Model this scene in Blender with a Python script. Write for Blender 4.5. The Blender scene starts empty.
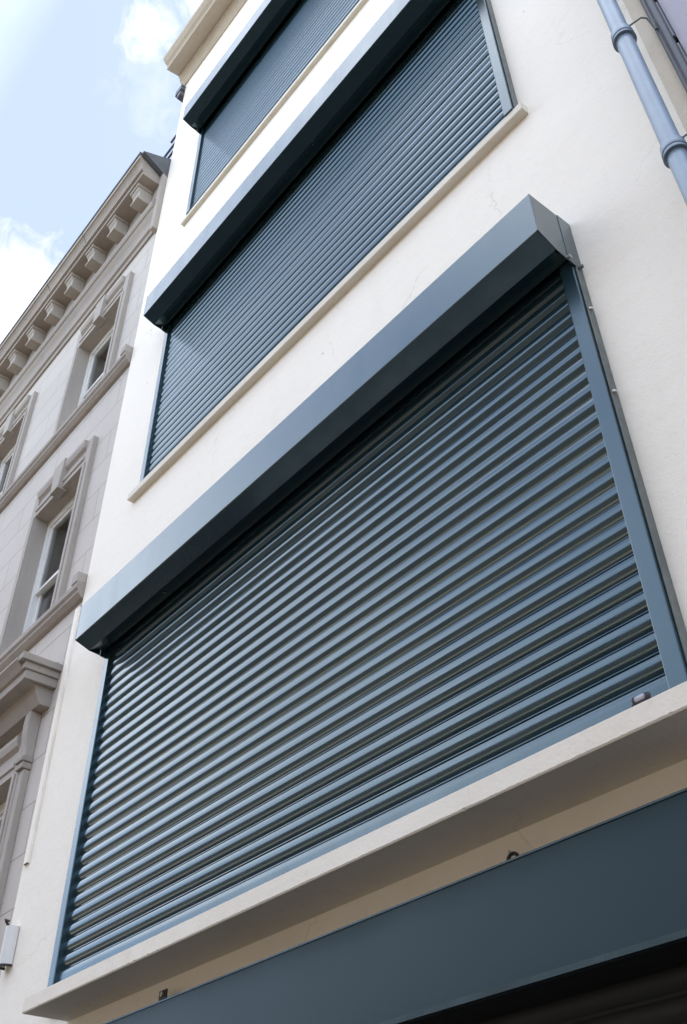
import bpy, bmesh, math, random
from mathutils import Matrix, Vector
random.seed(7)
scene = bpy.context.scene
COL = scene.collection

# ---------------------------------------------------------------- helpers
class MB:
    """collects simple shapes; build() links them as ONE mesh object"""
    def __init__(s): s.v = []; s.f = []
    def add(s, vs, fs):
        n = len(s.v); s.v += [tuple(v) for v in vs]; s.f += [tuple(i + n for i in f) for f in fs]; return s
    def box(s, x0, x1, y0, y1, z0, z1):
        vs = [(x, y, z) for x in (x0, x1) for y in (y0, y1) for z in (z0, z1)]
        return s.add(vs, [(0, 1, 3, 2), (4, 6, 7, 5), (0, 4, 5, 1), (2, 3, 7, 6), (0, 2, 6, 4), (1, 5, 7, 3)])
    def quad(s, a, b, c, d): return s.add([a, b, c, d], [(0, 1, 2, 3)])
    def prism_x(s, prof, x0, x1, x0s=None, x1s=None):
        """closed (y,z) outline extruded along x"""
        n = len(prof)
        a = [(x0, y, z) for y, z in prof]; b = [(x1, y, z) for y, z in prof]
        fs = [(i, (i + 1) % n, n + (i + 1) % n, n + i) for i in range(n)]
        fs += [tuple(range(n - 1, -1, -1)), tuple(range(n, 2 * n))]
        return s.add(a + b, fs)
    def sheet_x(s, prof, xs, wob=None):
        """open (y,z) strip run along the x stations"""
        n = len(prof); vs = []
        for x in xs:
            for i, (y, z) in enumerate(prof):
                dy, dz = wob(x, z) if wob else (0, 0)
                vs.append((x, y + dy, z + dz))
        fs = []
        for k in range(len(xs) - 1):
            for i in range(n - 1):
                a = k * n + i
                fs.append((a, a + 1, a + n + 1, a + n))
        return s.add(vs, fs)
    def tube(s, pts, r, n=12, caps=True):
        pts = [Vector(p) for p in pts]; m = len(pts); vs = []
        up = Vector((0.13, 0.31, 0.94))
        for i, p in enumerate(pts):
            t = (pts[min(i + 1, m - 1)] - pts[max(i - 1, 0)]).normalized()
            if abs(t.dot(up)) > .95: up = Vector((1, .1, 0)).normalized()
            u = t.cross(up).normalized(); w = t.cross(u)
            rr = r[i] if isinstance(r, (list, tuple)) else r
            for k in range(n):
                a = 2 * math.pi * k / n
                vs.append(p + rr * (math.cos(a) * u + math.sin(a) * w))
        fs = [(i * n + k, i * n + (k + 1) % n, (i + 1) * n + (k + 1) % n, (i + 1) * n + k) for i in range(m - 1) for k in range(n)]
        if caps: fs += [tuple(range(n - 1, -1, -1)), tuple(range((m - 1) * n, m * n))]
        return s.add(vs, fs)
    def build(s, name, m, parent=None, bevel=0.0, smooth=False, seg=2, sharp=38):
        me = bpy.data.meshes.new(name); me.from_pydata(s.v, [], s.f); me.update()
        bm = bmesh.new(); bm.from_mesh(me)
        bmesh.ops.recalc_face_normals(bm, faces=bm.faces); bm.to_mesh(me); bm.free()
        o = bpy.data.objects.new(name, me); COL.objects.link(o)
        me.materials.append(m)
        if smooth:
            me.polygons.foreach_set('use_smooth', [True] * len(me.polygons)); me.set_sharp_from_angle(angle=math.radians(sharp))
        if bevel:
            b = o.modifiers.new('bevel', 'BEVEL'); b.width = bevel; b.segments = seg; b.limit_method = 'ANGLE'; b.angle_limit = math.radians(35); b.harden_normals = False
        if parent is not None: attach(o, parent)
        return o

def attach(o, parent):
    o.parent = parent
    o.matrix_parent_inverse = Matrix.Translation(parent.location).inverted() if parent.type == 'EMPTY' else Matrix.Identity(4)

def thing(name, label, cat, loc=(0, 0, 0), group=None):
    o = bpy.data.objects.new(name, None); COL.objects.link(o); o.location = loc; o.empty_display_size = .1
    return tag(o, label, cat, group)
def tag(o, label=None, cat=None, group=None, kind=None):
    if label: o['label'] = label
    if cat: o['category'] = cat
    if group: o['group'] = group
    if kind: o['kind'] = kind
    return o

# ---------------------------------------------------------------- materials
def mat(name, col, rough=.6, spec=.5, metal=0, bump=0, bscale=60, var=0, vscale=3, ior=1.5, coat=0, coat_rough=.1, rvar=0, stretch=(1, 1, 1), tint=None):
    m = bpy.data.materials.new(name); m.use_nodes = True
    nt = m.node_tree; N = nt.nodes; L = nt.links; b = N['Principled BSDF']
    b.inputs['Base Color'].default_value = (*col, 1); b.inputs['Roughness'].default_value = rough
    b.inputs['Metallic'].default_value = metal; b.inputs['Specular IOR Level'].default_value = spec; b.inputs['IOR'].default_value = ior
    if tint: b.inputs['Specular Tint'].default_value = (*tint, 1)
    b.inputs['Coat Weight'].default_value = coat; b.inputs['Coat Roughness'].default_value = coat_rough
    tc = N.new('ShaderNodeTexCoord'); mp = N.new('ShaderNodeMapping'); mp.inputs['Scale'].default_value = stretch
    L.new(tc.outputs['Object'], mp.inputs['Vector'])
    if var or rvar:
        n = N.new('ShaderNodeTexNoise'); n.inputs['Scale'].default_value = vscale; n.inputs['Detail'].default_value = 6; n.inputs['Roughness'].default_value = .62
        L.new(mp.outputs[0], n.inputs['Vector'])
        if var:
            r = N.new('ShaderNodeMapRange'); r.inputs['From Min'].default_value = .3; r.inputs['From Max'].default_value = .7
            r.inputs['To Min'].default_value = 1 - var; r.inputs['To Max'].default_value = 1 + var * .5
            L.new(n.outputs['Fac'], r.inputs['Value'])
            mx = N.new('ShaderNodeVectorMath'); mx.operation = 'SCALE'; mx.inputs[0].default_value = col
            L.new(r.outputs[0], mx.inputs['Scale']); L.new(mx.outputs[0], b.inputs['Base Color'])
        if rvar:
            r = N.new('ShaderNodeMapRange'); r.inputs['From Min'].default_value = .3; r.inputs['From Max'].default_value = .7
            r.inputs['To Min'].default_value = rough - rvar; r.inputs['To Max'].default_value = rough + rvar
            L.new(n.outputs['Fac'], r.inputs['Value']); L.new(r.outputs[0], b.inputs['Roughness'])
    if bump:
        n2 = N.new('ShaderNodeTexNoise'); n2.inputs['Scale'].default_value = bscale; n2.inputs['Detail'].default_value = 5
        L.new(tc.outputs['Object'], n2.inputs['Vector'])
        bp = N.new('ShaderNodeBump'); bp.inputs['Strength'].default_value = bump; bp.inputs['Distance'].default_value = .01
        L.new(n2.outputs['Fac'], bp.inputs['Height']); L.new(bp.outputs[0], b.inputs['Normal'])
    return m

def ramp(N, stops):
    r = N.new('ShaderNodeValToRGB'); e = r.color_ramp.elements
    while len(e) > 1: e.remove(e[-1])
    e[0].position = stops[0][0]; e[0].color = (*stops[0][1], 1)
    for p, c in stops[1:]:
        k = e.new(p); k.color = (*c, 1)
    return r

def stucco(name, col, dirt, crack=True, bump=.25):
    """painted render: mottled, run marks, pin holes, hairline cracks, trowel bump"""
    m = bpy.data.materials.new(name); m.use_nodes = True
    nt = m.node_tree; N = nt.nodes; L = nt.links; b = N['Principled BSDF']
    b.inputs['Roughness'].default_value = .8; b.inputs['Specular IOR Level'].default_value = .25
    tc = N.new('ShaderNodeTexCoord')
    def noise(sc, det=5, st=(1, 1, 1), rough=.6):
        mp = N.new('ShaderNodeMapping'); mp.inputs['Scale'].default_value = st; L.new(tc.outputs['Object'], mp.inputs['Vector'])
        n = N.new('ShaderNodeTexNoise'); n.inputs['Scale'].default_value = sc; n.inputs['Detail'].default_value = det; n.inputs['Roughness'].default_value = rough
        L.new(mp.outputs[0], n.inputs['Vector']); return n
    def mrange(src, a, c, d, e):
        r = N.new('ShaderNodeMapRange'); r.inputs['From Min'].default_value = a; r.inputs['From Max'].default_value = c
        r.inputs['To Min'].default_value = d; r.inputs['To Max'].default_value = e; L.new(src, r.inputs['Value']); return r.outputs[0]
    def mix(f, a, c):
        x = N.new('ShaderNodeMix'); x.data_type = 'RGBA'
        if isinstance(f, float): x.inputs[0].default_value = f
        else: L.new(f, x.inputs[0])
        for s, i in ((a, 6), (c, 7)):
            if isinstance(s, tuple): x.inputs[i].default_value = (*s, 1)
            else: L.new(s, x.inputs[i])
        return x.outputs[2]
    big = noise(1.1, 6).outputs['Fac']; streak = noise(5, 5, (1, 1, .12)).outputs['Fac']; fine = noise(26, 4).outputs['Fac']
    c = mix(mrange(big, .35, .75, 0, .45), col, dirt)
    c = mix(mrange(streak, .56, .78, 0, .40), c, dirt)
    c = mix(mrange(fine, .55, .8, 0, .22), c, tuple(x * .8 for x in dirt))
    # pin holes and specks
    vo = N.new('ShaderNodeTexVoronoi'); vo.inputs['Scale'].default_value = 3.2; vo.inputs['Randomness'].default_value = 1; L.new(tc.outputs['Object'], vo.inputs['Vector'])
    c = mix(mrange(vo.outputs['Distance'], .018, .034, .55, 0), c, (.22, .2, .17))
    if crack:
        w = N.new('ShaderNodeVectorMath'); w.operation = 'MULTIPLY_ADD'
        nn = noise(2.4, 4); L.new(nn.outputs['Color'], w.inputs[0]); w.inputs[1].default_value = (.5, .5, .5); L.new(tc.outputs['Object'], w.inputs[2])
        ve = N.new('ShaderNodeTexVoronoi'); ve.feature = 'DISTANCE_TO_EDGE'; ve.inputs['Scale'].default_value = .8; L.new(w.outputs[0], ve.inputs['Vector'])
        ln = mrange(ve.outputs['Distance'], .0010, .0045, .28, 0)
        gate = mrange(noise(1.7, 2).outputs['Fac'], .50, .62, 0, 1)
        mm = N.new('ShaderNodeMath'); mm.operation = 'MULTIPLY'; L.new(ln, mm.inputs[0]); L.new(gate, mm.inputs[1])
        c = mix(mm.outputs[0], c, (.42, .39, .34))
    L.new(c, b.inputs['Base Color'])
    h = N.new('ShaderNodeMath'); h.operation = 'MULTIPLY_ADD'; h.inputs[1].default_value = .35
    L.new(noise(90, 4).outputs['Fac'], h.inputs[0]); L.new(noise(9, 5).outputs['Fac'], h.inputs[2])
    bp = N.new('ShaderNodeBump'); bp.inputs['Strength'].default_value = bump; bp.inputs['Distance'].default_value = .012
    L.new(h.outputs[0], bp.inputs['Height']); L.new(bp.outputs[0], b.inputs['Normal'])
    return m

def ashlar(name, col, dirt, w, h, mortar, off=(0, 0), msize=.006, rough=.85, bump=.5, squash=.5):
    """coursed masonry laid in object x,z"""
    m = stucco(name, col, dirt, crack=False, bump=.2)
    nt = m.node_tree; N = nt.nodes; L = nt.links; b = N['Principled BSDF']; b.inputs['Roughness'].default_value = rough
    tc = [n for n in N if n.type == 'TEX_COORD'][0]
    sp = N.new('ShaderNodeSeparateXYZ'); L.new(tc.outputs['Object'], sp.inputs[0])
    cb = N.new('ShaderNodeCombineXYZ')
    for i, o_ in ((0, 'X'), (1, 'Z')):
        a = N.new('ShaderNodeMath'); a.operation = 'ADD'; a.inputs[1].default_value = off[i]; L.new(sp.outputs[o_], a.inputs[0]); L.new(a.outputs[0], cb.inputs[i])
    br = N.new('ShaderNodeTexBrick'); br.inputs['Scale'].default_value = 1; br.inputs['Brick Width'].default_value = w; br.inputs['Row Height'].default_value = h
    br.inputs['Mortar Size'].default_value = msize; br.inputs['Mortar Smooth'].default_value = .2; br.offset = squash
    br.inputs['Color1'].default_value = (1, 1, 1, 1); br.inputs['Color2'].default_value = (.95, .945, .94, 1); br.inputs['Mortar'].default_value = (*mortar, 1)
    L.new(cb.outputs[0], br.inputs['Vector'])
    src = b.inputs['Base Color'].links[0].from_socket
    x = N.new('ShaderNodeMix'); x.data_type = 'RGBA'; x.blend_type = 'MULTIPLY'; x.inputs[0].default_value = 1
    L.new(src, x.inputs[6]); L.new(br.outputs['Color'], x.inputs[7]); L.new(x.outputs[2], b.inputs['Base Color'])
    old = b.inputs['Normal'].links[0].from_socket
    bp = N.new('ShaderNodeBump'); bp.invert = True; bp.inputs['Strength'].default_value = bump; bp.inputs['Distance'].default_value = .008
    L.new(br.outputs['Fac'], bp.inputs['Height']); L.new(old, bp.inputs['Normal']); L.new(bp.outputs[0], b.inputs['Normal'])
    return m

WHITE = stucco('white_render', (.90, .84, .742), (.81, .75, .65), bump=.32)
SILL = stucco('painted_concrete', (.84, .775, .675), (.66, .585, .475), crack=True, bump=.22)
CREAM = stucco('cream_sill_paint', (.74, .69, .60), (.56, .49, .39), crack=False)
STONE = stucco('moulded_stone', (.41, .37, .33), (.30, .265, .235), crack=False, bump=.3)
DIRTY = stucco('weathered_cornice_stone', (.36, .318, .28), (.22, .19, .165), crack=False, bump=.35)
TAN = stucco('tan_cornice_paint', (.53, .47, .39), (.40, .34, .27), crack=False)
GREY = ashlar('grey_rendered_ashlar', (.57, .525, .48), (.47, .43, .385), 1.25, .352, (.62, .60, .58), off=(.4, .16), msize=.005)
PAINT = mat('blue_grey_powder_coat', (.012, .030, .040), rough=.23, rvar=.05, vscale=5, stretch=(1, 1, .3), ior=1.88, bump=.12, bscale=1.6, tint=(.70, .90, .98))
SLAT = mat('slat_powder_coat', (.012, .030, .040), rough=.15, rvar=.05, vscale=9, stretch=(1, 1, .12), ior=1.88, tint=(.70, .90, .98))
DARKMETAL = mat('shopfront_coat', (.010, .022, .030), rough=.38, rvar=.04, vscale=1.5, ior=1.53, bump=.06, bscale=1.3, tint=(.66, .92, 1.0))
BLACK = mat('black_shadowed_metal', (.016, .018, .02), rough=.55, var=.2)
INSIDE = mat('bare_inner_steel', (.10, .105, .11), rough=.5, var=.2, metal=.3)
SEAL = mat('grey_green_sealant', (.15, .165, .155), rough=.65, var=.25, vscale=14)
ZINC = mat('zinc_screw', (.5, .49, .47), rough=.4, metal=.7)
LOCKM = mat('worn_white_plastic', (.42, .42, .46), rough=.4, var=.2, vscale=40)
LOCKB = mat('dark_purple_rubber', (.03, .026, .034), rough=.5)
PIPE = mat('pale_blue_pipe_paint', (.20, .275, .36), rough=.38, var=.12, vscale=7, coat=.5, coat_rough=.2)
PIPED = mat('blue_grey_pipe_paint', (.14, .19, .25), rough=.42, var=.15, vscale=9)
WIRE = mat('galvanised_wire', (.16, .165, .17), rough=.5, metal=.5)
LEAD = mat('lead_sheet', (.075, .085, .10), rough=.5, var=.25, vscale=6)
WPVC = mat('white_window_paint', (.72, .71, .68), rough=.4, var=.06)
TUBEW = mat('white_plastic_cover', (.72, .70, .67), rough=.45, var=.08, vscale=8)
LAV = stucco('lavender_render', (.44, .43, .49), (.38, .37, .43), crack=False)
STEELB = mat('dark_steel_flashing', (.04, .045, .06), rough=.45, var=.3, vscale=8)
CURT = mat('net_curtain', (.46, .47, .45), rough=.9, var=.1, vscale=9)
ROOM = mat('dim_room', (.20, .19, .18), rough=.9)
def glass():
    m = bpy.data.materials.new('window_glass'); m.use_nodes = True
    N = m.node_tree.nodes; L = m.node_tree.links; N.clear()
    o = N.new('ShaderNodeOutputMaterial'); mx = N.new('ShaderNodeMixShader'); g = N.new('ShaderNodeBsdfGlossy'); t = N.new('ShaderNodeBsdfTransparent'); f = N.new('ShaderNodeFresnel')
    f.inputs['IOR'].default_value = 2.1; g.inputs['Roughness'].default_value = .02; t.inputs['Color'].default_value = (.75, .82, .82, 1)
    L.new(f.outputs[0], mx.inputs[0]); L.new(t.outputs[0], mx.inputs[1]); L.new(g.outputs[0], mx.inputs[2]); L.new(mx.outputs[0], o.inputs[0])
    return m
GLASS = glass()

# ---------------------------------------------------------------- ground and street
PAVE = ashlar('paving_slabs', (.36, .34, .32), (.28, .26, .24), .6, .6, (.5, .5, .5))
def ground_sheet(name, m, x0, x1, y0, y1, z):
    o = MB().quad((x0, y0, z), (x1, y0, z), (x1, y1, z), (x0, y1, z)).build(name, m); return tag(o, kind='structure')
ground_sheet('ground', mat('open_ground', (.12, .11, .09), rough=.95, var=.3, vscale=.3), -400, 400, -400, 400, -.02)
ground_sheet('road', mat('asphalt', (.055, .054, .052), rough=.85, var=.3, vscale=5, bump=.4, bscale=160), -120, 120, -9.6, -3.9, -.012)
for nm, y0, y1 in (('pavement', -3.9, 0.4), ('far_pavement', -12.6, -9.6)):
    tag(MB().box(-120, 120, y0, y1, -.1, .1 - .1 * (nm == 'x')).build(nm, mat(nm + '_flags', (.06, .057, .052) if y1 > 0 else (.27, .22, .155), rough=.85, var=.22, vscale=2.5, bump=.2)), kind='structure')  # near flags darkened for slat reflections, far flags lightened and warmed for bounce
tag(MB().box(-120, 120, -4.05, -3.903, -.1, .112).build('kerb', mat('granite_kerb', (.33, .32, .31), rough=.7, var=.25, vscale=20), bevel=.015), kind='structure')

# ---------------------------------------------------------------- the white rendered building
XL, XR, TOP = -5.86, -.505, 14.95
bld = thing('rendered_building', 'tall white rendered building front carrying three big closed shutters one above another', 'building', (-3, 0, 0))
w = MB()
w.box(XL, XR, 0, .25, 2.70, TOP)
w.box(XL, -5.17, 0, .25, .1, 2.70); w.box(-1.0, XR, 0, .25, .1, 2.70)
w.box(-5.965, XL, 0, .2, .1, 3.96)
w.build('facade', WHITE, bld)
MB().box(XL, -5.62, .25, 9, .1, TOP - .3).box(-.75, XR, .25, 9, .1, TOP - .3).box(-5.62, -.75, 8.8, 9, .1, TOP - .3).box(-5.62, -.75, .25, 8.8, TOP - .6, TOP - .3).build('side_walls', WHITE, bld)
MB().box(-.600, XR - .001, -.003, .05, .12, 14.28).build('grimy_edge', stucco('grimy_render', (.72, .645, .53), (.52, .43, .32), crack=False, bump=.4), bld)
# raised edge bead of filler where the two fronts join
b = MB(); zz = 3.95; r = random.Random(3)
prof = []
while zz < 5.9:
    prof.append((-5.868 + r.uniform(-.005, .005), zz)); zz += .13
vs = []; fs = []
for i, (x, z) in enumerate(prof):
    vs += [(-5.935 + r.uniform(-.004, .004), .02, z), (-5.928, -.016, z), (x, -.018, z), (x + .006, .01, z)]
    if i:
        k = 4 * i
        fs += [(k - 4 + j, k - 3 + j, k + 1 + j, k + j) for j in range(3)]
b.add(vs, fs).build('edge_bead', WHITE, bld)
# sills
def sill(x0, x1, p, zb, zt, m, chip=False):
    s = MB(); n = 420; rr = random.Random(int(zb * 10))
    xs = [x0 + (x1 - x0) * i / n for i in range(n + 1)]
    vs = []; fs = []
    for i, x in enumerate(xs):
        e = rr.uniform(0, .0025) if chip else rr.uniform(0, .0015)
        c_ = rr.choice([0] * 75 + [.002, .004]) if chip else 0
        vs += [(x, .01, zb), (x, -p + .004 + c_, zb + e * .4), (x, -p, zb + .005 + c_ + e), (x, -p, zt - .004), (x, -p + .006, zt), (x, .01, zt + .012)]
        if i:
            k = 6 * i
            fs += [(k - 6 + j, k - 6 + (j + 1) % 6, k + (j + 1) % 6, k + j) for j in range(6)]
    fs += [tuple(range(6)), tuple(range(6 * n + 5, 6 * n - 1, -1))]
    return s.add(vs, fs).build('window_sill', m, bld)
sill(-4.98, -.9, .250, 2.882, 2.956, SILL, True)
sill(-5.27, -1.255, .052, 6.538, 6.605, CREAM)
sill(-5.20, -1.30, .040, 10.19, 10.245, CREAM)
# cornice
c = MB().prism_x([(.0, 14.29), (-.022, 14.29), (-.022, 14.34), (-.034, 14.35), (-.034, 14.40), (-.05, 14.415), (-.05, 14.45), (-.066, 14.46), (-.07, 14.50), (-.09, 14.525), (-.09, 14.55), (-.27, 14.50), (-.275, 14.53), (-.262, 14.54), (-.262, 14.57), (-.285, 14.60), (-.31, 14.62), (-.35, 14.68), (-.355, 14.72), (.0, 14.951)], XL - .09, XR + .02)
c.build('cornice', TAN, bld)
for (x0, x1, y0, y1, z0, z1) in ((-6.02, -5.862, -.06, .06, 14.13, 14.25), (-5.95, -5.862, -.06, .05, 13.97, 14.07), (-6.02, -5.862, .33, .45, 14.13, 14.25)):
    MB().box(x0, x1, y0, y1, z0, z1).build('rafter_end', LEAD, bld, bevel=.01)  # dark lead colour carries the shade on these away-facing blocks
# round cover low on the left edge
v = MB(); vs = []; n = 14
for z in (3.335, 3.555):
    for k in range(n + 1):
        a = math.pi * k / n; vs.append((-5.862 - .044 * math.cos(a), -.004 - .062 * math.sin(a), z))
v.add(vs, [(k, k + 1, n + 2 + k, n + 1 + k) for k in range(n)] + [tuple(range(n + 1, 2 * n + 2))])
hv = thing('vent_cowl', 'small white half round vent cowl low on the left edge of the white wall', 'vent', (-5.885, 0, 3.32))
v.build('cowl', TUBEW, hv, smooth=True)
MB().tube([(-5.862 - .047 * math.cos(math.pi * k / 14), -.006 - .065 * math.sin(math.pi * k / 14), 3.333) for k in range(15)], .007, 8).build('rim', LOCKB, hv)
MB().tube([(-5.90, -.03, 3.56), (-5.905, -.05, 3.585), (-5.90, -.065, 3.60), (-5.88, -.05, 3.59)], .008, 8).build('cable_end', LOCKB, hv)

# ---------------------------------------------------------------- roller shutters
def shutter(label, xl, xr, zb, hb, ht, D, gin, lock, seed, pitch=.0765, seam=None, bar=.052):
    """xl,xr outer guide edges; zb bottom; hb box bottom; ht box top"""
    r = random.Random(seed)
    t = thing('roller_shutter', label, 'shutter', ((xl + xr) / 2, 0, zb), 'closed roller shutters on the white front')
    GD = .062; gw = gin
    # guides: channel with front face, two sides and a wall flange
    for s, x in ((1, xl), (-1, xr)):
        xo = x - .016 if s > 0 else x
        a, bb = sorted((xo, xo + s * gw))
        g = MB().box(a, bb, -(GD if s < 0 else .050), -.004, zb - .015, hb + .03)
        g.build('guide', PAINT, t, bevel=.0035)
        f = MB(); a, bb = sorted((x - s * .009, x - s * .0005)); f.box(a, bb, -.046, -.001, zb + .01, hb - .03)
        f.build('edge_seal_bounce', SEAL, t, bevel=.004)  # seal widened over the guide side, its grey-green standing in for wall bounce
        if s < 0 and lock:
            for z in [zb + (hb - zb) * q for q in (.62, .85)]:
                MB().tube([(x + .004, -.03, z), (x + .014, -.038, z - .003), (x + .024, -.034, z - .008)], [.008, .0095, .005], 10).build('fixing_plug', ZINC, t, smooth=True)
    # curtain of curved slats
    x0, x1 = xl + gw - .022, xr - gw + .004
    P = [(0, -.0130), (.025, -.0180), (.06, -.0224)]; yy = -.0252; nseg = 18; fs_, fe = .10, .862
    for k in range(nseg + 1):
        P.append((fs_ + (fe - fs_) * k / nseg, yy)); u = (k + .5) / nseg
        tl = 9 - 16 * min(u / .52, 1) - 28 * max(0, (u - .52) / .48) ** .55          # surface tilt, up-facing to down-facing
        yy -= math.tan(math.radians(tl)) * pitch * (fe - fs_) / nseg
    yl_ = P[-1][1]
    P += [(fe + .004, yl_ - .0006), (.912, yl_ - .0012), (.916, yl_ + .009), (1.0, yl_ + .009), (1.0, P[0][1])]
    c = MB(); z = zb + bar; n = 0
    step = .25; xs = [x0 + (x1 - x0) * i / 16 for i in range(17)]
    ph = [r.uniform(0, 6.28) for _ in range(3)]
    while z < hb + .05:
        tilt = r.gauss(0, .0006); dy = r.gauss(0, .0005); dz = r.gauss(0, .0004); a1 = r.gauss(0, .0007); p1 = r.uniform(0, 6.28)
        prof = [(y + dy + tilt * (f - .5) * 2, z + pitch * (1 - f) + dz) for f, y in P]
        bow = lambda x, zq, a1=a1, p1=p1: (a1 * math.sin(p1 + x * 1.1) - .002 * math.sin(math.pi * (x - x0) / (x1 - x0)), .0012 * math.sin(ph[0] + x * 1.4 + zq) + .0005 * math.sin(p1 + 2.3 * x))
        c.sheet_x(prof, xs, bow); z += pitch; n += 1
    c.build('curtain', SLAT, t, smooth=True, sharp=16)
    # bottom bar: flat plate and a foot angle
    zt_ = zb + bar
    MB().prism_x([(-.010, zt_ - .002), (-.0215, zt_ - .002), (-.0262, zt_ - .007), (-.0285, zt_ - .016), (-.0298, zt_ - .034), (-.0225, zb + .012), (-.010, zb + .012)], x0, x1).build('bottom_bar', PAINT, t, smooth=True)
    zf = zb + (.052 if bar > .1 else .0)
    MB().prism_x([(-.0300, zb - .004), (-.0325, zb - .002), (-.0435, zf + .010), (-.0425, zf + .014), (-.0300, zf + .014)] , x0 + .001, x1 - .001).build('bottom_foot', PAINT, t, bevel=.002)
    if lock:
        for x in (xl + .15, xr - .175):
            zl = zb + .112 if x > -3 else zf + .006
            l = MB().tube([(x - .024, -.046, zl), (x - .010, -.058, zl + .001), (x + .022, -.061, zl + .001), (x + .034, -.05, zl)], [.007, .010, .010, .007], 12).build('lock', LOCKM, t, smooth=True)
            MB().tube([(x - .012, -.0595, zl - .001), (x - .006, -.062, zl - .001)], .0118, 12).tube([(x + .026, -.061, zl), (x + .038, -.050, zl)], .0125, 12).tube([(x - .022, -.056, zl - .010), (x + .030, -.059, zl - .010)], .007, 10).build('lock_clip', LOCKB, l, smooth=True)
    # the hood: folded sheet, open below behind the sloped lip
    T = .004
    yl = -D * .60
    outer = [(-.001, ht + .03), (-D, ht), (-D, hb + .012), (-D + .004, hb + .008), (yl, hb - .022)]
    inner = [(yl + .003, hb - .019), (-D + .008, hb + .014), (-D + .005, ht - .004), (-.001, ht + .025)]
    MB().prism_x(outer + inner, xl - .002, xr + .002).build('hood', PAINT, t)
    MB().prism_x([(yl + .0005, hb - .0215), (-.070, hb + .010), (-.070, hb + .013), (yl + .0005, hb - .0185)], xl + .008, xr - .008).build('inner_flap', PAINT, t)
    for s, x in ((-1, xl - .002), (1, xr + .002)):
        a, bb = sorted((x, x + s * T))
        plate = MB().prism_x([(-.09, ht + .024), (-D - .001, ht + .002), (-D - .001, hb + .012), (yl, hb - .026), (-.09, hb - .030)], a, bb)
        e = plate.build('end_plate', PAINT, t, bevel=.0012)
        a, bb = sorted((x, x + s * (T + .003)))
        MB().prism_x([(0, ht + .034), (-.0885, ht + .026), (-.0885, hb - .032), (0, hb - .040)], a, bb).build('back_plate', PAINT, e, bevel=.0012)
        if s > 0:
            MB().tube([(x + .002, -.082, hb - .004), (x + .014, -.082, hb - .004)], .010, 12).build('screw', ZINC, e)
            MB().tube([(x + .002, -.03, hb - .040), (x + .016, -.034, hb - .044), (x + .030, -.030, hb - .046)], [.008, .011, .008], 10).build('lug', SEAL, e, smooth=True)
    # roll of curtain glimpsed inside and black back of the box
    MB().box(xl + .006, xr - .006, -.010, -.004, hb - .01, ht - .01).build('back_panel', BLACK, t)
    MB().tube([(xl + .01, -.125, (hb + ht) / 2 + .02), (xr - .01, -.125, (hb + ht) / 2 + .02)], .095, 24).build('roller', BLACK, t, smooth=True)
    if seam:
        for x in seam:
            MB().prism_x([(-D - .0015, ht - .002), (-D - .0015, hb + .012), (-D - .0002, hb + .012), (-D - .0002, ht - .002)], x, x + .09).build('joint_strip', PAINT, t)
    return t
shutter('lowest and largest dark blue grey roller shutter resting on the thick white concrete sill', -5.175, -1.216, 2.972, 5.125, 5.41, .278, .066, True, 1, bar=.173)
shutter('middle blue grey roller shutter between the lowest shutter and the top one', -5.10, -1.306, 6.615, 8.425, 8.702, .278, .060, False, 2)
shutter('topmost roller shutter just below the tan cornice of the white building', -5.084, -1.40, 10.255, 11.86, 12.15, .278, .060, False, 3)

# ---------------------------------------------------------------- shopfront fascia below
sh = thing('shop_fascia', 'dark slate metal shopfront fascia box across the bottom under the concrete sill', 'shop fascia', (-3, 0, 2.4))
fx0, fx1 = -5.16, -1.01
MB().prism_x([(-.076, 2.42), (-.0735, 2.7588), (-.02, 2.776), (-.001, 2.776), (-.001, 2.763), (-.06, 2.743), (-.062, 2.42)], fx0, fx1).build('fascia_panel', DARKMETAL, sh)
MB().prism_x([(-.0775, 2.7595), (-.0775, 2.766), (-.02, 2.7825), (-.018, 2.7775), (-.0725, 2.7590)], fx0, fx1).build('top_lip', PAINT, sh)
MB().prism_x([(-.082, 2.402), (-.082, 2.419), (-.055, 2.4195), (-.055, 2.402)], fx0, fx1).build('bottom_lip', PAINT, sh)
MB().box(fx0, fx1, -.0545, .13, 2.407, 2.417).build('soffit', BLACK, sh)
s = MB(); z = .12
while z < 2.40:
    s.sheet_x([(.16, z), (.146, z + .02), (.140, z + .045), (.146, z + .064), (.155, z + .066), (.155, z + .077)], [fx0, fx1]); z += .077
s.build('lower_shutter', BLACK, sh, smooth=True)
for xa in (fx0, fx1 - .1): MB().box(xa, xa + .1, -.05, .135, .1, 2.402).build('side_post', DARKMETAL, sh, bevel=.004)
# ring bolt and bracket that peep over the fascia
rb = thing('ring_bolt', 'small black ring bolt peeping over the fascia top below the sill', 'ring bolt', (-1.955, -.05, 2.772))
MB().tube([(-1.955 + .022 * math.cos(a * .31416), -.048, 2.772 + .022 * math.sin(a * .31416)) for a in range(21)], .006, 8).build('ring', LOCKB, rb, smooth=True)
MB().tube([(-1.975, -.04, 2.77), (-1.98, -.03, 2.815)], .004, 8).build('stem', ZINC, rb)
sb = thing('fixing_bracket', 'small dark square fixing bracket on the fascia top near its left end', 'bracket', (-3.99, -.05, 2.772))
MB().box(-4.015, -3.955, -.06, -.052, 2.765, 2.815).box(-4.015, -3.955, -.0515, -.005, 2.765, 2.772).build('plate', LOCKB, sb, bevel=.002)
MB().tube([(-3.985, -.068, 2.797), (-3.985, -.0605, 2.797)], .011, 10).build('bolt_head', ZINC, sb)

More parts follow.
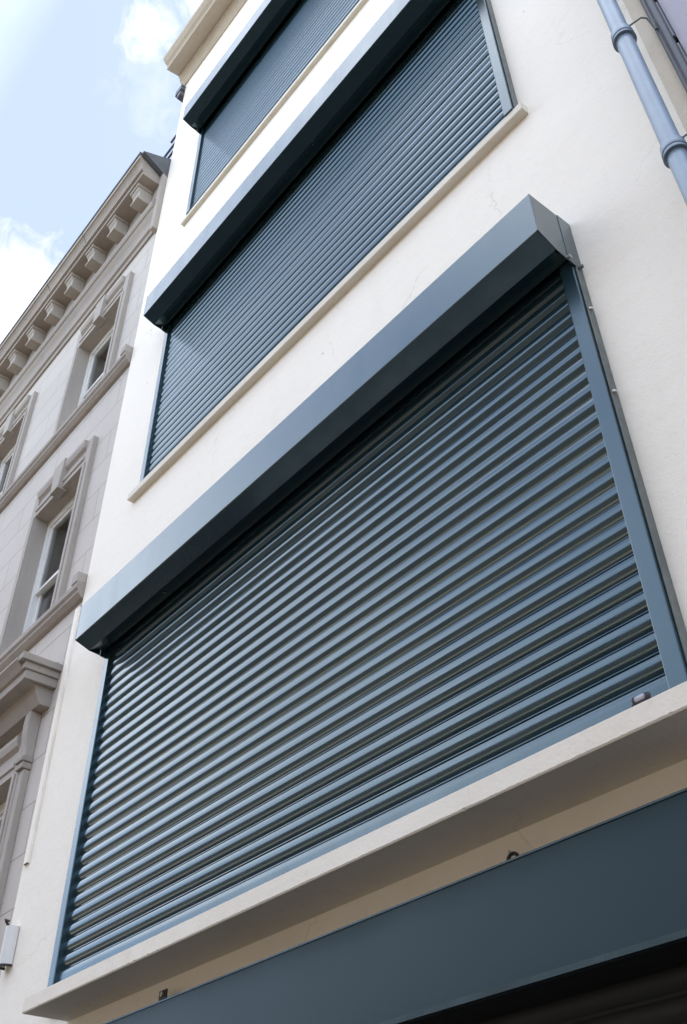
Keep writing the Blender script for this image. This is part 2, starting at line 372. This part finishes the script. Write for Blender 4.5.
# ---------------------------------------------------------------- downpipe on the right
dp = thing('downpipe', 'pale blue painted downpipe with ringed collars at the right edge of the white wall', 'downpipe', (-.64, -.1, .1))
px, py = -.637, -.125; pr = .040
MB().tube([(px, py, .1), (px, py, 14.5)], pr, 28).build('pipe', PIPE, dp, smooth=True)
for z in (5.16, 6.17, 7.6, 9.1, 10.6, 3.6, 2.1):
    c = MB().tube([(px, py, z - .055), (px, py, z - .052), (px, py, z + .02), (px, py, z + .024)], [pr + .003, pr + .010, pr + .010, pr + .001], 28).build('collar', PIPE, dp, smooth=True)
    MB().tube([(px, py, z - .03), (px, py, z - .018)], pr + .0125, 28).tube([(px, py, z - .056), (px, py, z - .048)], pr + .0135, 28).build('collar_ring', PIPED, c, smooth=True)
    br = MB().tube([(px + .045, py - .01, z + .01), (px + .10, py + .02, z + .045), (px + .115, py + .045, z + .05), (px + .118, py + .085, z - .01), (px + .128, py + .098, z - .005)], .0045, 8)
    br.tube([(px + .12, py + .098, z + .065), (px + .118, py + .094, z + .03), (px + .124, py + .098, z - .01)], .0045, 8).build('wire_bracket', WIRE, dp, smooth=True)

# ---------------------------------------------------------------- building on the right
rbld = thing('lavender_building', 'lavender grey rendered building at the top right corner past the downpipe', 'building', (2, 0, 0))
MB().box(-.462, 6, -.012, 9, .1, 15).build('wall', LAV, rbld)
f = thing('steel_flashing', 'dark steel flashing strip running up between the white wall and lavender wall', 'flashing', (-.5, 0, .1))
MB().box(-.528, -.506, -.030, -.001, .1, 15).build('flange', STEELB, f, bevel=.006)
MB().tube([(-.492, -.028, .1), (-.492, -.028, 15)], .020, 14).build('cable_duct', STEELB, f, smooth=True)
z = 3.0
while z < 11:
    MB().box(-.474, -.4635, -.034, -.013, z, z + .36).build('cover_plate', LEAD, f, bevel=.003); z += .43

# ---------------------------------------------------------------- grey terrace building on the left
gb = thing('stone_terrace_house', 'grey ashlar terrace house with bracketed stone cornice and sash windows at left', 'building', (-9.5, 0, 0))
NX0, NX1 = -16.2, -5.863
NT = 11.6
cols = [-7.345, -9.625, -11.905, -14.185]; OW = .955
rows = [(8.86, 10.30), (6.13, 7.75), (3.0, 4.72)]
GY = .015
holes = [(x, x + OW, a, b_) for x in cols for a, b_ in rows]
def wall_holes(x0, x1, z0, z1, y, dep, hs):
    xs = sorted({x0, x1, *[h[0] for h in hs], *[h[1] for h in hs]}); zs = sorted({z0, z1, *[h[2] for h in hs], *[h[3] for h in hs]})
    m = MB()
    for i in range(len(xs) - 1):
        for j in range(len(zs) - 1):
            cx, cz = (xs[i] + xs[i + 1]) / 2, (zs[j] + zs[j + 1]) / 2
            if any(h[0] < cx < h[1] and h[2] < cz < h[3] for h in hs): continue
            m.quad((xs[i], y, zs[j]), (xs[i + 1], y, zs[j]), (xs[i + 1], y, zs[j + 1]), (xs[i], y, zs[j + 1]))
    for a, b_, c_, d in hs:
        m.quad((a, y, c_), (a, y, d), (a, y + dep, d), (a, y + dep, c_)); m.quad((b_, y, c_), (b_, y, d), (b_, y + dep, d), (b_, y + dep, c_))
        m.quad((a, y, d), (b_, y, d), (b_, y + dep, d), (a, y + dep, d)); m.quad((a, y, c_), (b_, y, c_), (b_, y + dep, c_), (a, y + dep, c_))
    return m
wm = wall_holes(NX0, NX1, .1, NT, GY, .30, holes); nh = 4 * len(holes)
for k in range(len(holes)):
    fs = wm.f[len(wm.f) - nh + 4 * k: len(wm.f) - nh + 4 * k + 4]; q = MB()
    for f_ in fs: q.quad(*[wm.v[i] for i in f_])
    q.build('window_reveal', STONE, gb)
wm.f = wm.f[:-nh]; wm.v = wm.v[:-4 * nh]
wm.build('wall', GREY, gb)
MB().box(NX0, NX0 + .3, .33, 8, .1, NT).box(NX1 - .3, NX1, .33, 8, .1, NT).box(NX0, NX1, 7.7, 8, .1, NT).build('side_wall', GREY, gb)
bk = MB()
for zf in (2.6, 5.7, 8.4, 11.2): bk.box(NX0 + .3, NX1 - .3, .36, 7.7, zf, zf + .2)
bk.box(NX0 + .3, NX1 - .3, 3.0, 3.1, .1, 11.2).build('room', ROOM, gb)
def window(x, z0, z1, upper):
    x1 = x + OW; yf = GY + .095
    fr = MB().box(x, x + .052, yf, yf + .09, z0, z1).box(x1 - .052, x1, yf, yf + .09, z0, z1).box(x + .052, x1 - .052, yf, yf + .09, z1 - .08, z1).box(x + .052, x1 - .052, yf - .03, yf + .09, z0, z0 + .07).build('window', WPVC, gb, bevel=.004)
    zm = z0 + (z1 - z0) * .47
    for n_, (a, b_, yy) in enumerate(((zm - .02, z1 - .08, yf + .02), (z0 + .07, zm + .02, yf + .055))):
        st = .036
        MB().box(x + .052, x + .052 + st, yy, yy + .034, a, b_).box(x1 - .052 - st, x1 - .052, yy, yy + .034, a, b_).box(x + .052 + st, x1 - .052 - st, yy, yy + .034, a, a + st).box(x + .052 + st, x1 - .052 - st, yy, yy + .034, b_ - st, b_).build('sash', WPVC, fr, bevel=.003)
        MB().quad((x + .08, yy + .018, a + .04), (x1 - .08, yy + .018, a + .04), (x1 - .08, yy + .018, b_ - .04), (x + .08, yy + .018, b_ - .04)).build('pane', GLASS, fr)
    cu = MB(); n = 40
    vs = []
    for i in range(n + 1):
        xx = x + .08 + (OW - .16) * i / n; yy = yf + .17 + .014 * math.sin(i * 1.9) + .006 * math.sin(i * .7)
        vs += [(xx, yy, z0 + .06), (xx, yy, z1 - .05)]
    cu.add(vs, [(2 * i, 2 * i + 2, 2 * i + 3, 2 * i + 1) for i in range(n)]).build('curtain', CURT, fr, smooth=True)
    return fr
def architrave(x, z0, z1, low=False):
    x1 = x + OW; a = .105; y0, y1 = GY - .05, GY + .001
    m = MB()
    for s, xi in ((-1, x), (1, x1)):
        p, q = sorted((xi, xi + s * a)); m.box(p, q, y0, y1, z0, z1 + .30)
        p, q = sorted((xi + s * .004, xi + s * .045)); m.box(p, q, y0 - .010, y0, z0, z1 - .002)
    m.prism_x([(y1, z1), (y0, z1), (y0, z1 + .055), (y0 - .014, z1 + .06), (y0 - .014, z1 + .10), (y0 + .012, z1 + .105), (y0 + .012, z1 + .20), (y0 - .02, z1 + .225), (y0 - .035, z1 + .27), (y0 - .035, z1 + .30), (y1, z1 + .32)], x + .001, x1 - .001)
    ar = m.build('architrave', STONE, gb, bevel=.004)
    if not low:
        xm = x + OW * .5
        k = MB(); zt = z1 + .34; zb_ = z1 - .02
        vs = []
        for y_ in (y0 - .048, y1): vs += [(xm - .075, y_, zb_), (xm + .075, y_, zb_), (xm + .105, y_, zt), (xm - .105, y_, zt)]
        k.add(vs, [(0, 1, 2, 3), (7, 6, 5, 4), (0, 4, 5, 1), (1, 5, 6, 2), (2, 6, 7, 3), (3, 7, 4, 0)]).build('keystone', STONE, ar, bevel=.006)
for x in cols:
    for i, (a, b_) in enumerate(rows):
        window(x, a, b_, i == 0); architrave(x, a, b_, i == 2)
# string courses that carry the window feet
for zt in (8.84, 6.11):
    MB().prism_x([(GY, zt + .03), (-.07, zt), (-.07, zt - .05), (-.050, zt - .07), (-.050, zt - .09), (-.015, zt - .125), (GY, zt - .13)], NX0, NX1 - .004).build('string_course', DIRTY, gb, bevel=.004)
    MB().box(NX1 - .10, NX1 - .006, -.078, .01, zt + .001, zt + .10).build('string_stop', STONE, gb, bevel=.006)
# hood on consoles over the ground floor windows
for x in cols:
    x0, x1 = x - .34, x + OW + .37
    hd = MB()
    def hood_prof(e): return [(GY, 5.53), (-.30 - e, 5.46), (-.305 - e, 5.435), (-.275 - e, 5.40), (-.25 - e, 5.365), (-.23 - e, 5.355), (-.23 - e, 5.29), (-.13 - e, 5.28), (-.11, 5.22), (-.07, 5.15), (GY, 5.15)]
    hd.prism_x(hood_prof(0), x0 + .08, x1 - .08)
    P0 = [(GY, 5.47), (.0, 5.10)]
    for (d, za, zb_) in ((.08, 5.415, 5.47), (.055, 5.36, 5.414), (.04, 5.29, 5.359), (-.02, 5.16, 5.289)):
        
        if d > 0: hd.box(x0 + .08 - d, x0 + .0799, -.295 + (.08 - d) * 1.5, GY, za, zb_); hd.box(x1 - .0799, x1 - .08 + d, -.295 + (.08 - d) * 1.5, GY, za, zb_)
    h = hd.build('window_hood', DIRTY, gb, bevel=.004)
    for s, xc in ((-1, x - .13), (1, x + OW + .13)):
        MB().prism_x([(GY, 5.149), (-.075, 5.149), (-.078, 5.06), (-.072, 4.97), (-.058, 4.88), (-.05, 4.80), (GY, 4.80)], xc - .042, xc + .042).build('console', STONE, h, bevel=.008)
        MB().box(xc - .058, xc + .058, -.070, GY, 4.760, 4.798).box(xc - .052, xc + .052, -.058, GY, 4.71, 4.757).build('console_cap', DIRTY, h, bevel=.006)
        MB().box(xc - .042, xc + .042, -.035, GY, 2.95, 4.708).build('pilaster', STONE, h, bevel=.005)
# main cornice
CX1 = NX1 - .075
co = MB().prism_x([(GY, 10.98), (-.008, 10.98), (-.010, 11.06), (-.034, 11.075), (-.036, 11.15), (-.018, 11.165), (-.020, 11.25), (-.030, 11.30), (-.050, 11.35), (-.066, 11.40), (-.082, 11.41), (-.094, 11.45), (-.096, 11.50), (-.086, 11.55), (-.066, 11.575), (-.05, 11.58), (-.05, 11.88),
    (-.270, 11.883), (-.272, 11.945), (-.302, 11.95), (-.303, 11.985), (-.288, 12.0), (-.292, 12.05), (-.31, 12.10), (-.335, 12.135), (-.352, 12.14), (-.356, 12.215), (.2, 12.30), (.2, 10.98)], NX0, CX1)
cor = co.build('cornice', DIRTY, gb, smooth=False)
MB().box(CX1 + .001, NX1 - .002, -.06, .2, 10.94, 12.2).build('cornice_return', STONE, gb, bevel=.01)
xb = -6.16
while xb > NX0 + .1:
    MB().prism_x([(-.052, 11.882), (-.235, 11.882), (-.235, 11.83), (-.225, 11.80), (-.205, 11.775), (-.208, 11.67), (-.222, 11.655), (-.222, 11.622), (-.052, 11.620)], xb - .083, xb + .083).box(xb - .097, xb + .097, -.25, -.055, 11.832, 11.8815).build('bracket', STONE, cor, bevel=.004)
    xb -= .532
for xj in (-7.30, -8.25, -10.6, -12.4):
    MB().prism_x([(-.272, 11.95), (-.304, 11.951), (-.304, 11.985), (-.289, 12.0), (-.293, 12.05), (-.311, 12.10), (-.336, 12.135), (-.353, 12.14), (-.3565, 12.21), (-.28, 12.2)], xj, xj + .010).build('cornice_joint', BLACK, cor)
# lead edge, roof and roof rail
MB().prism_x([(-.366, 12.212), (-.366, 12.255), (.25, 12.40), (.25, 12.305), (-.355, 12.222)], NX0, CX1 + .008).build('lead_edge', LEAD, gb)
MB().prism_x([(.251, 12.30), (.251, 12.40), (3.6, 14.0), (7.9, 12.4), (7.9, 11.6), (.251, 11.6)], NX0, NX1).build('roof', LEAD, gb)
MB().prism_x([(-.345, 12.20), (-.12, 12.33), (.10, 12.47), (.24, 12.47), (.24, 11.95), (.06, 11.96)], CX1 + .009, NX1 - .001).build('corner_flashing', LEAD, gb)
rr = thing('roof_rail', 'thin dark metal railing on the roof of the grey terrace house', 'railing', (-9, .1, 12.5))
rl = MB()
for z, xa in ((13.42, -6.22), (13.22, -6.5), (13.02, -6.3)): rl.tube([(xa, .10, z), (-5.88, .10, z)], .015, 8)
rl.build('rail', STEELB, rr)
for x in (-5.95,): MB().tube([(x, .116, 12.42), (x, .116, 13.43)], .014, 8).build('rail_post', STEELB, rr)

# ---------------------------------------------------------------- houses across the street (seen as reflections)
def far_house(x0, x1, h, wallm, label, n):
    t = thing('brick_house', label, 'building', ((x0 + x1) / 2, -12.6, 0), 'houses across the street')
    ww = (x1 - x0) / n; hs = []
    z = 1.0
    while z + 2.2 < h:
        for i in range(n): hs.append((x0 + ww * (i + .3), x0 + ww * (i + .7), z + .1, z + 1.7))
        z += 3.0
    wall_holes(x0, x1, 0, h, -12.6, -.2, hs).build('wall', wallm, t)
    MB().box(x0, x1, -20, -12.95, 0, h).build('house_body', wallm, t)
    MB().prism_x([(-12.4, h), (-16.5, h + 2.0), (-20.3, h), (-20.3, h - .1), (-12.4, h - .1)], x0, x1).build('roof', LEAD, t)
    for a, b_, c_, d in hs:
        MB().box(a, b_, -12.85, -12.8, c_, d).build('window', STEELB, t)
BRK = ashlar('red_brown_brick', (.085, .072, .062), (.06, .052, .046), .23, .075, (.9, .85, .8), msize=.008)
BRK2 = ashlar('dark_stone_brick', (.065, .06, .054), (.05, .045, .04), .23, .075, (.9, .85, .8), msize=.008)  # house walls darkened so shutters and fascia reflect dark
far_house(-34, -15.2, 8.8, BRK2, 'dark stone house across the street mirrored in the lowest shutter', 6)
far_house(-15, 2, 9.4, BRK, 'red brown brick house across the street facing the shutters', 6)
far_house(2.2, 22, 8.6, BRK2, 'dark stone house across the street beyond the lavender building', 6)

# ---------------------------------------------------------------- light
SUN_EL, SUN_AZ = 58, 20       # azimuth measured from +Y (behind the fronts) towards +X
HAZE = .8
world = bpy.data.worlds.new('World'); scene.world = world; world.use_nodes = True
nt = world.node_tree; N = nt.nodes; L = nt.links
bg = N['Background']; bg.inputs['Strength'].default_value = .10
sky = N.new('ShaderNodeTexSky'); sky.sky_type = 'NISHITA'; sky.sun_disc = False
sky.sun_elevation = math.radians(SUN_EL); sky.sun_rotation = math.radians(SUN_AZ)
sky.air_density = 1.0; sky.dust_density = .8; sky.ozone_density = 1.2
tc = N.new('ShaderNodeTexCoord')
def vm(op, a, b=None):
    n = N.new('ShaderNodeVectorMath'); n.operation = op
    for i, s in enumerate((a, b)):
        if s is None: continue
        if isinstance(s, tuple): n.inputs[i].default_value = s
        else: L.new(s, n.inputs[i])
    return n
def ma(op, a, b=None, c=None, clamp=False):
    n = N.new('ShaderNodeMath'); n.operation = op; n.use_clamp = clamp
    for i, s in enumerate((a, b, c)):
        if s is None: continue
        if isinstance(s, (int, float)): n.inputs[i].default_value = s
        else: L.new(s, n.inputs[i])
    return n.outputs[0]
dirn = vm('NORMALIZE', tc.outputs['Generated']).outputs[0]
nz = N.new('ShaderNodeTexNoise'); nz.inputs['Scale'].default_value = 7; nz.inputs['Detail'].default_value = 9; nz.inputs['Roughness'].default_value = .62
L.new(dirn, nz.inputs['Vector'])
nz3 = N.new('ShaderNodeTexNoise'); nz3.inputs['Scale'].default_value = 32; nz3.inputs['Detail'].default_value = 8; nz3.inputs['Roughness'].default_value = .62; nz3.inputs['Distortion'].default_value = .6
L.new(dirn, nz3.inputs['Vector'])
nz2 = N.new('ShaderNodeTexNoise'); nz2.inputs['Scale'].default_value = 2.6; nz2.inputs['Detail'].default_value = 8; nz2.inputs['Roughness'].default_value = .6
L.new(dirn, nz2.inputs['Vector'])
# unseen cloud across the street, brightened west and overhead to feed shutter reflections
sepd = N.new('ShaderNodeSeparateXYZ'); L.new(dirn, sepd.inputs[0])
front = ma('MULTIPLY', ma('ADD', ma('MULTIPLY', sepd.outputs['Y'], -1.0), .05), 3.0, clamp=True)
patch = ma('MULTIPLY', ma('SUBTRACT', nz2.outputs['Fac'], .40), 3.6, clamp=True)
west = ma('MULTIPLY', ma('MULTIPLY', ma('SUBTRACT', ma('MULTIPLY', sepd.outputs['X'], -1.0), .54), 4.0, clamp=True), ma('MULTIPLY', ma('SUBTRACT', sepd.outputs['Z'], .26), 2.8, clamp=True))
zen = ma('MULTIPLY', ma('SUBTRACT', sepd.outputs['Z'], .74), 6.0, clamp=True)
acc = ma('ADD', ma('MULTIPLY', patch, .34), ma('ADD', ma('MULTIPLY', ma('MULTIPLY', west, ma('ADD', .45, ma('MULTIPLY', patch, .55))), .55), ma('MULTIPLY', zen, .27)))
acc = ma('MULTIPLY', front, acc, clamp=True)
hz = ma('MULTIPLY', HAZE, ma('SUBTRACT', 1.0, ma('MULTIPLY', front, .66)))
spot = 0.0
def cloud(c, rad, amp, edge, nn, gain):
    d = vm('DISTANCE', dirn, c).outputs['Value']
    g = ma('SUBTRACT', 1.0, ma('DIVIDE', d, rad))
    return ma('MULTIPLY', ma('MULTIPLY', ma('ADD', g, ma('MULTIPLY', ma('SUBTRACT', nn.outputs['Fac'], .52), edge)), gain, clamp=True), amp)
for c_, rad, amp, e, nn, gn in (((-.70, .135, .70), .166, 1.0, .8, nz3, 2.8), ((-.400, .119, .909), .030, .75, 2.2, nz3, 1.3), ((-.432, .15, .889), .045, .28, 3.0, nz3, .8), ((-.352, .15, .925), .03, .7, 2.0, nz3, 1.5)):
    spot = ma('MAXIMUM', spot, cloud(c_, rad, amp, e, nn, gn))
def mixc(f, a_, c_):
    m_ = N.new('ShaderNodeMix'); m_.data_type = 'RGBA'
    if isinstance(f, float): m_.inputs[0].default_value = f
    else: L.new(f, m_.inputs[0])
    L.new(a_, m_.inputs[6]); m_.inputs[7].default_value = (*c_, 1); return m_.outputs[2]
# thin high haze over the whole sky, then the placed clouds, then the bank beyond the street
c1 = mixc(hz, sky.outputs[0], (1.0, 1.13, 1.38)); c2 = mixc(spot, c1, (2.2, 2.2, 2.2)); c3 = mixc(acc, c2, (9.3, 9.3, 9.3))
L.new(c3, bg.inputs['Color'])

sd = bpy.data.lights.new('sun', 'SUN'); so = bpy.data.objects.new('sun', sd); COL.objects.link(so)
sd.energy = 4.0; sd.angle = math.radians(.53); sd.color = (1, .94, .86)
el, az = math.radians(SUN_EL), math.radians(SUN_AZ)
to_sun = Vector((math.sin(az) * math.cos(el), math.cos(az) * math.cos(el), math.sin(el)))
so.rotation_euler = to_sun.to_track_quat('Z', 'Y').to_euler()

# ---------------------------------------------------------------- camera
cam = bpy.data.cameras.new('camera'); cam_o = bpy.data.objects.new('camera', cam); COL.objects.link(cam_o)
R = ((0.64318274, -0.50556338, -0.57508403), (0.76562921, 0.41352441, 0.49275702), (-0.01130862, -0.75723393, 0.65304585))
cam_o.matrix_world = Matrix(((R[0][0], -R[0][1], -R[0][2], 0), (R[1][0], -R[1][1], -R[1][2], -2.4), (R[2][0], -R[2][1], -R[2][2], 1.62), (0, 0, 0, 1)))
cam.sensor_fit = 'VERTICAL'; cam.sensor_height = 36; cam.sensor_width = 24; cam.lens = 971.75 / 1024 * 36
cam.clip_start = .05; cam.clip_end = 2000
scene.camera = cam_o
scene.render.resolution_x = 687; scene.render.resolution_y = 1024
vs = scene.view_settings
vs.view_transform = 'Standard'; vs.look = 'None'; vs.exposure = 2.7; vs.gamma = 1; vs.use_curve_mapping = False
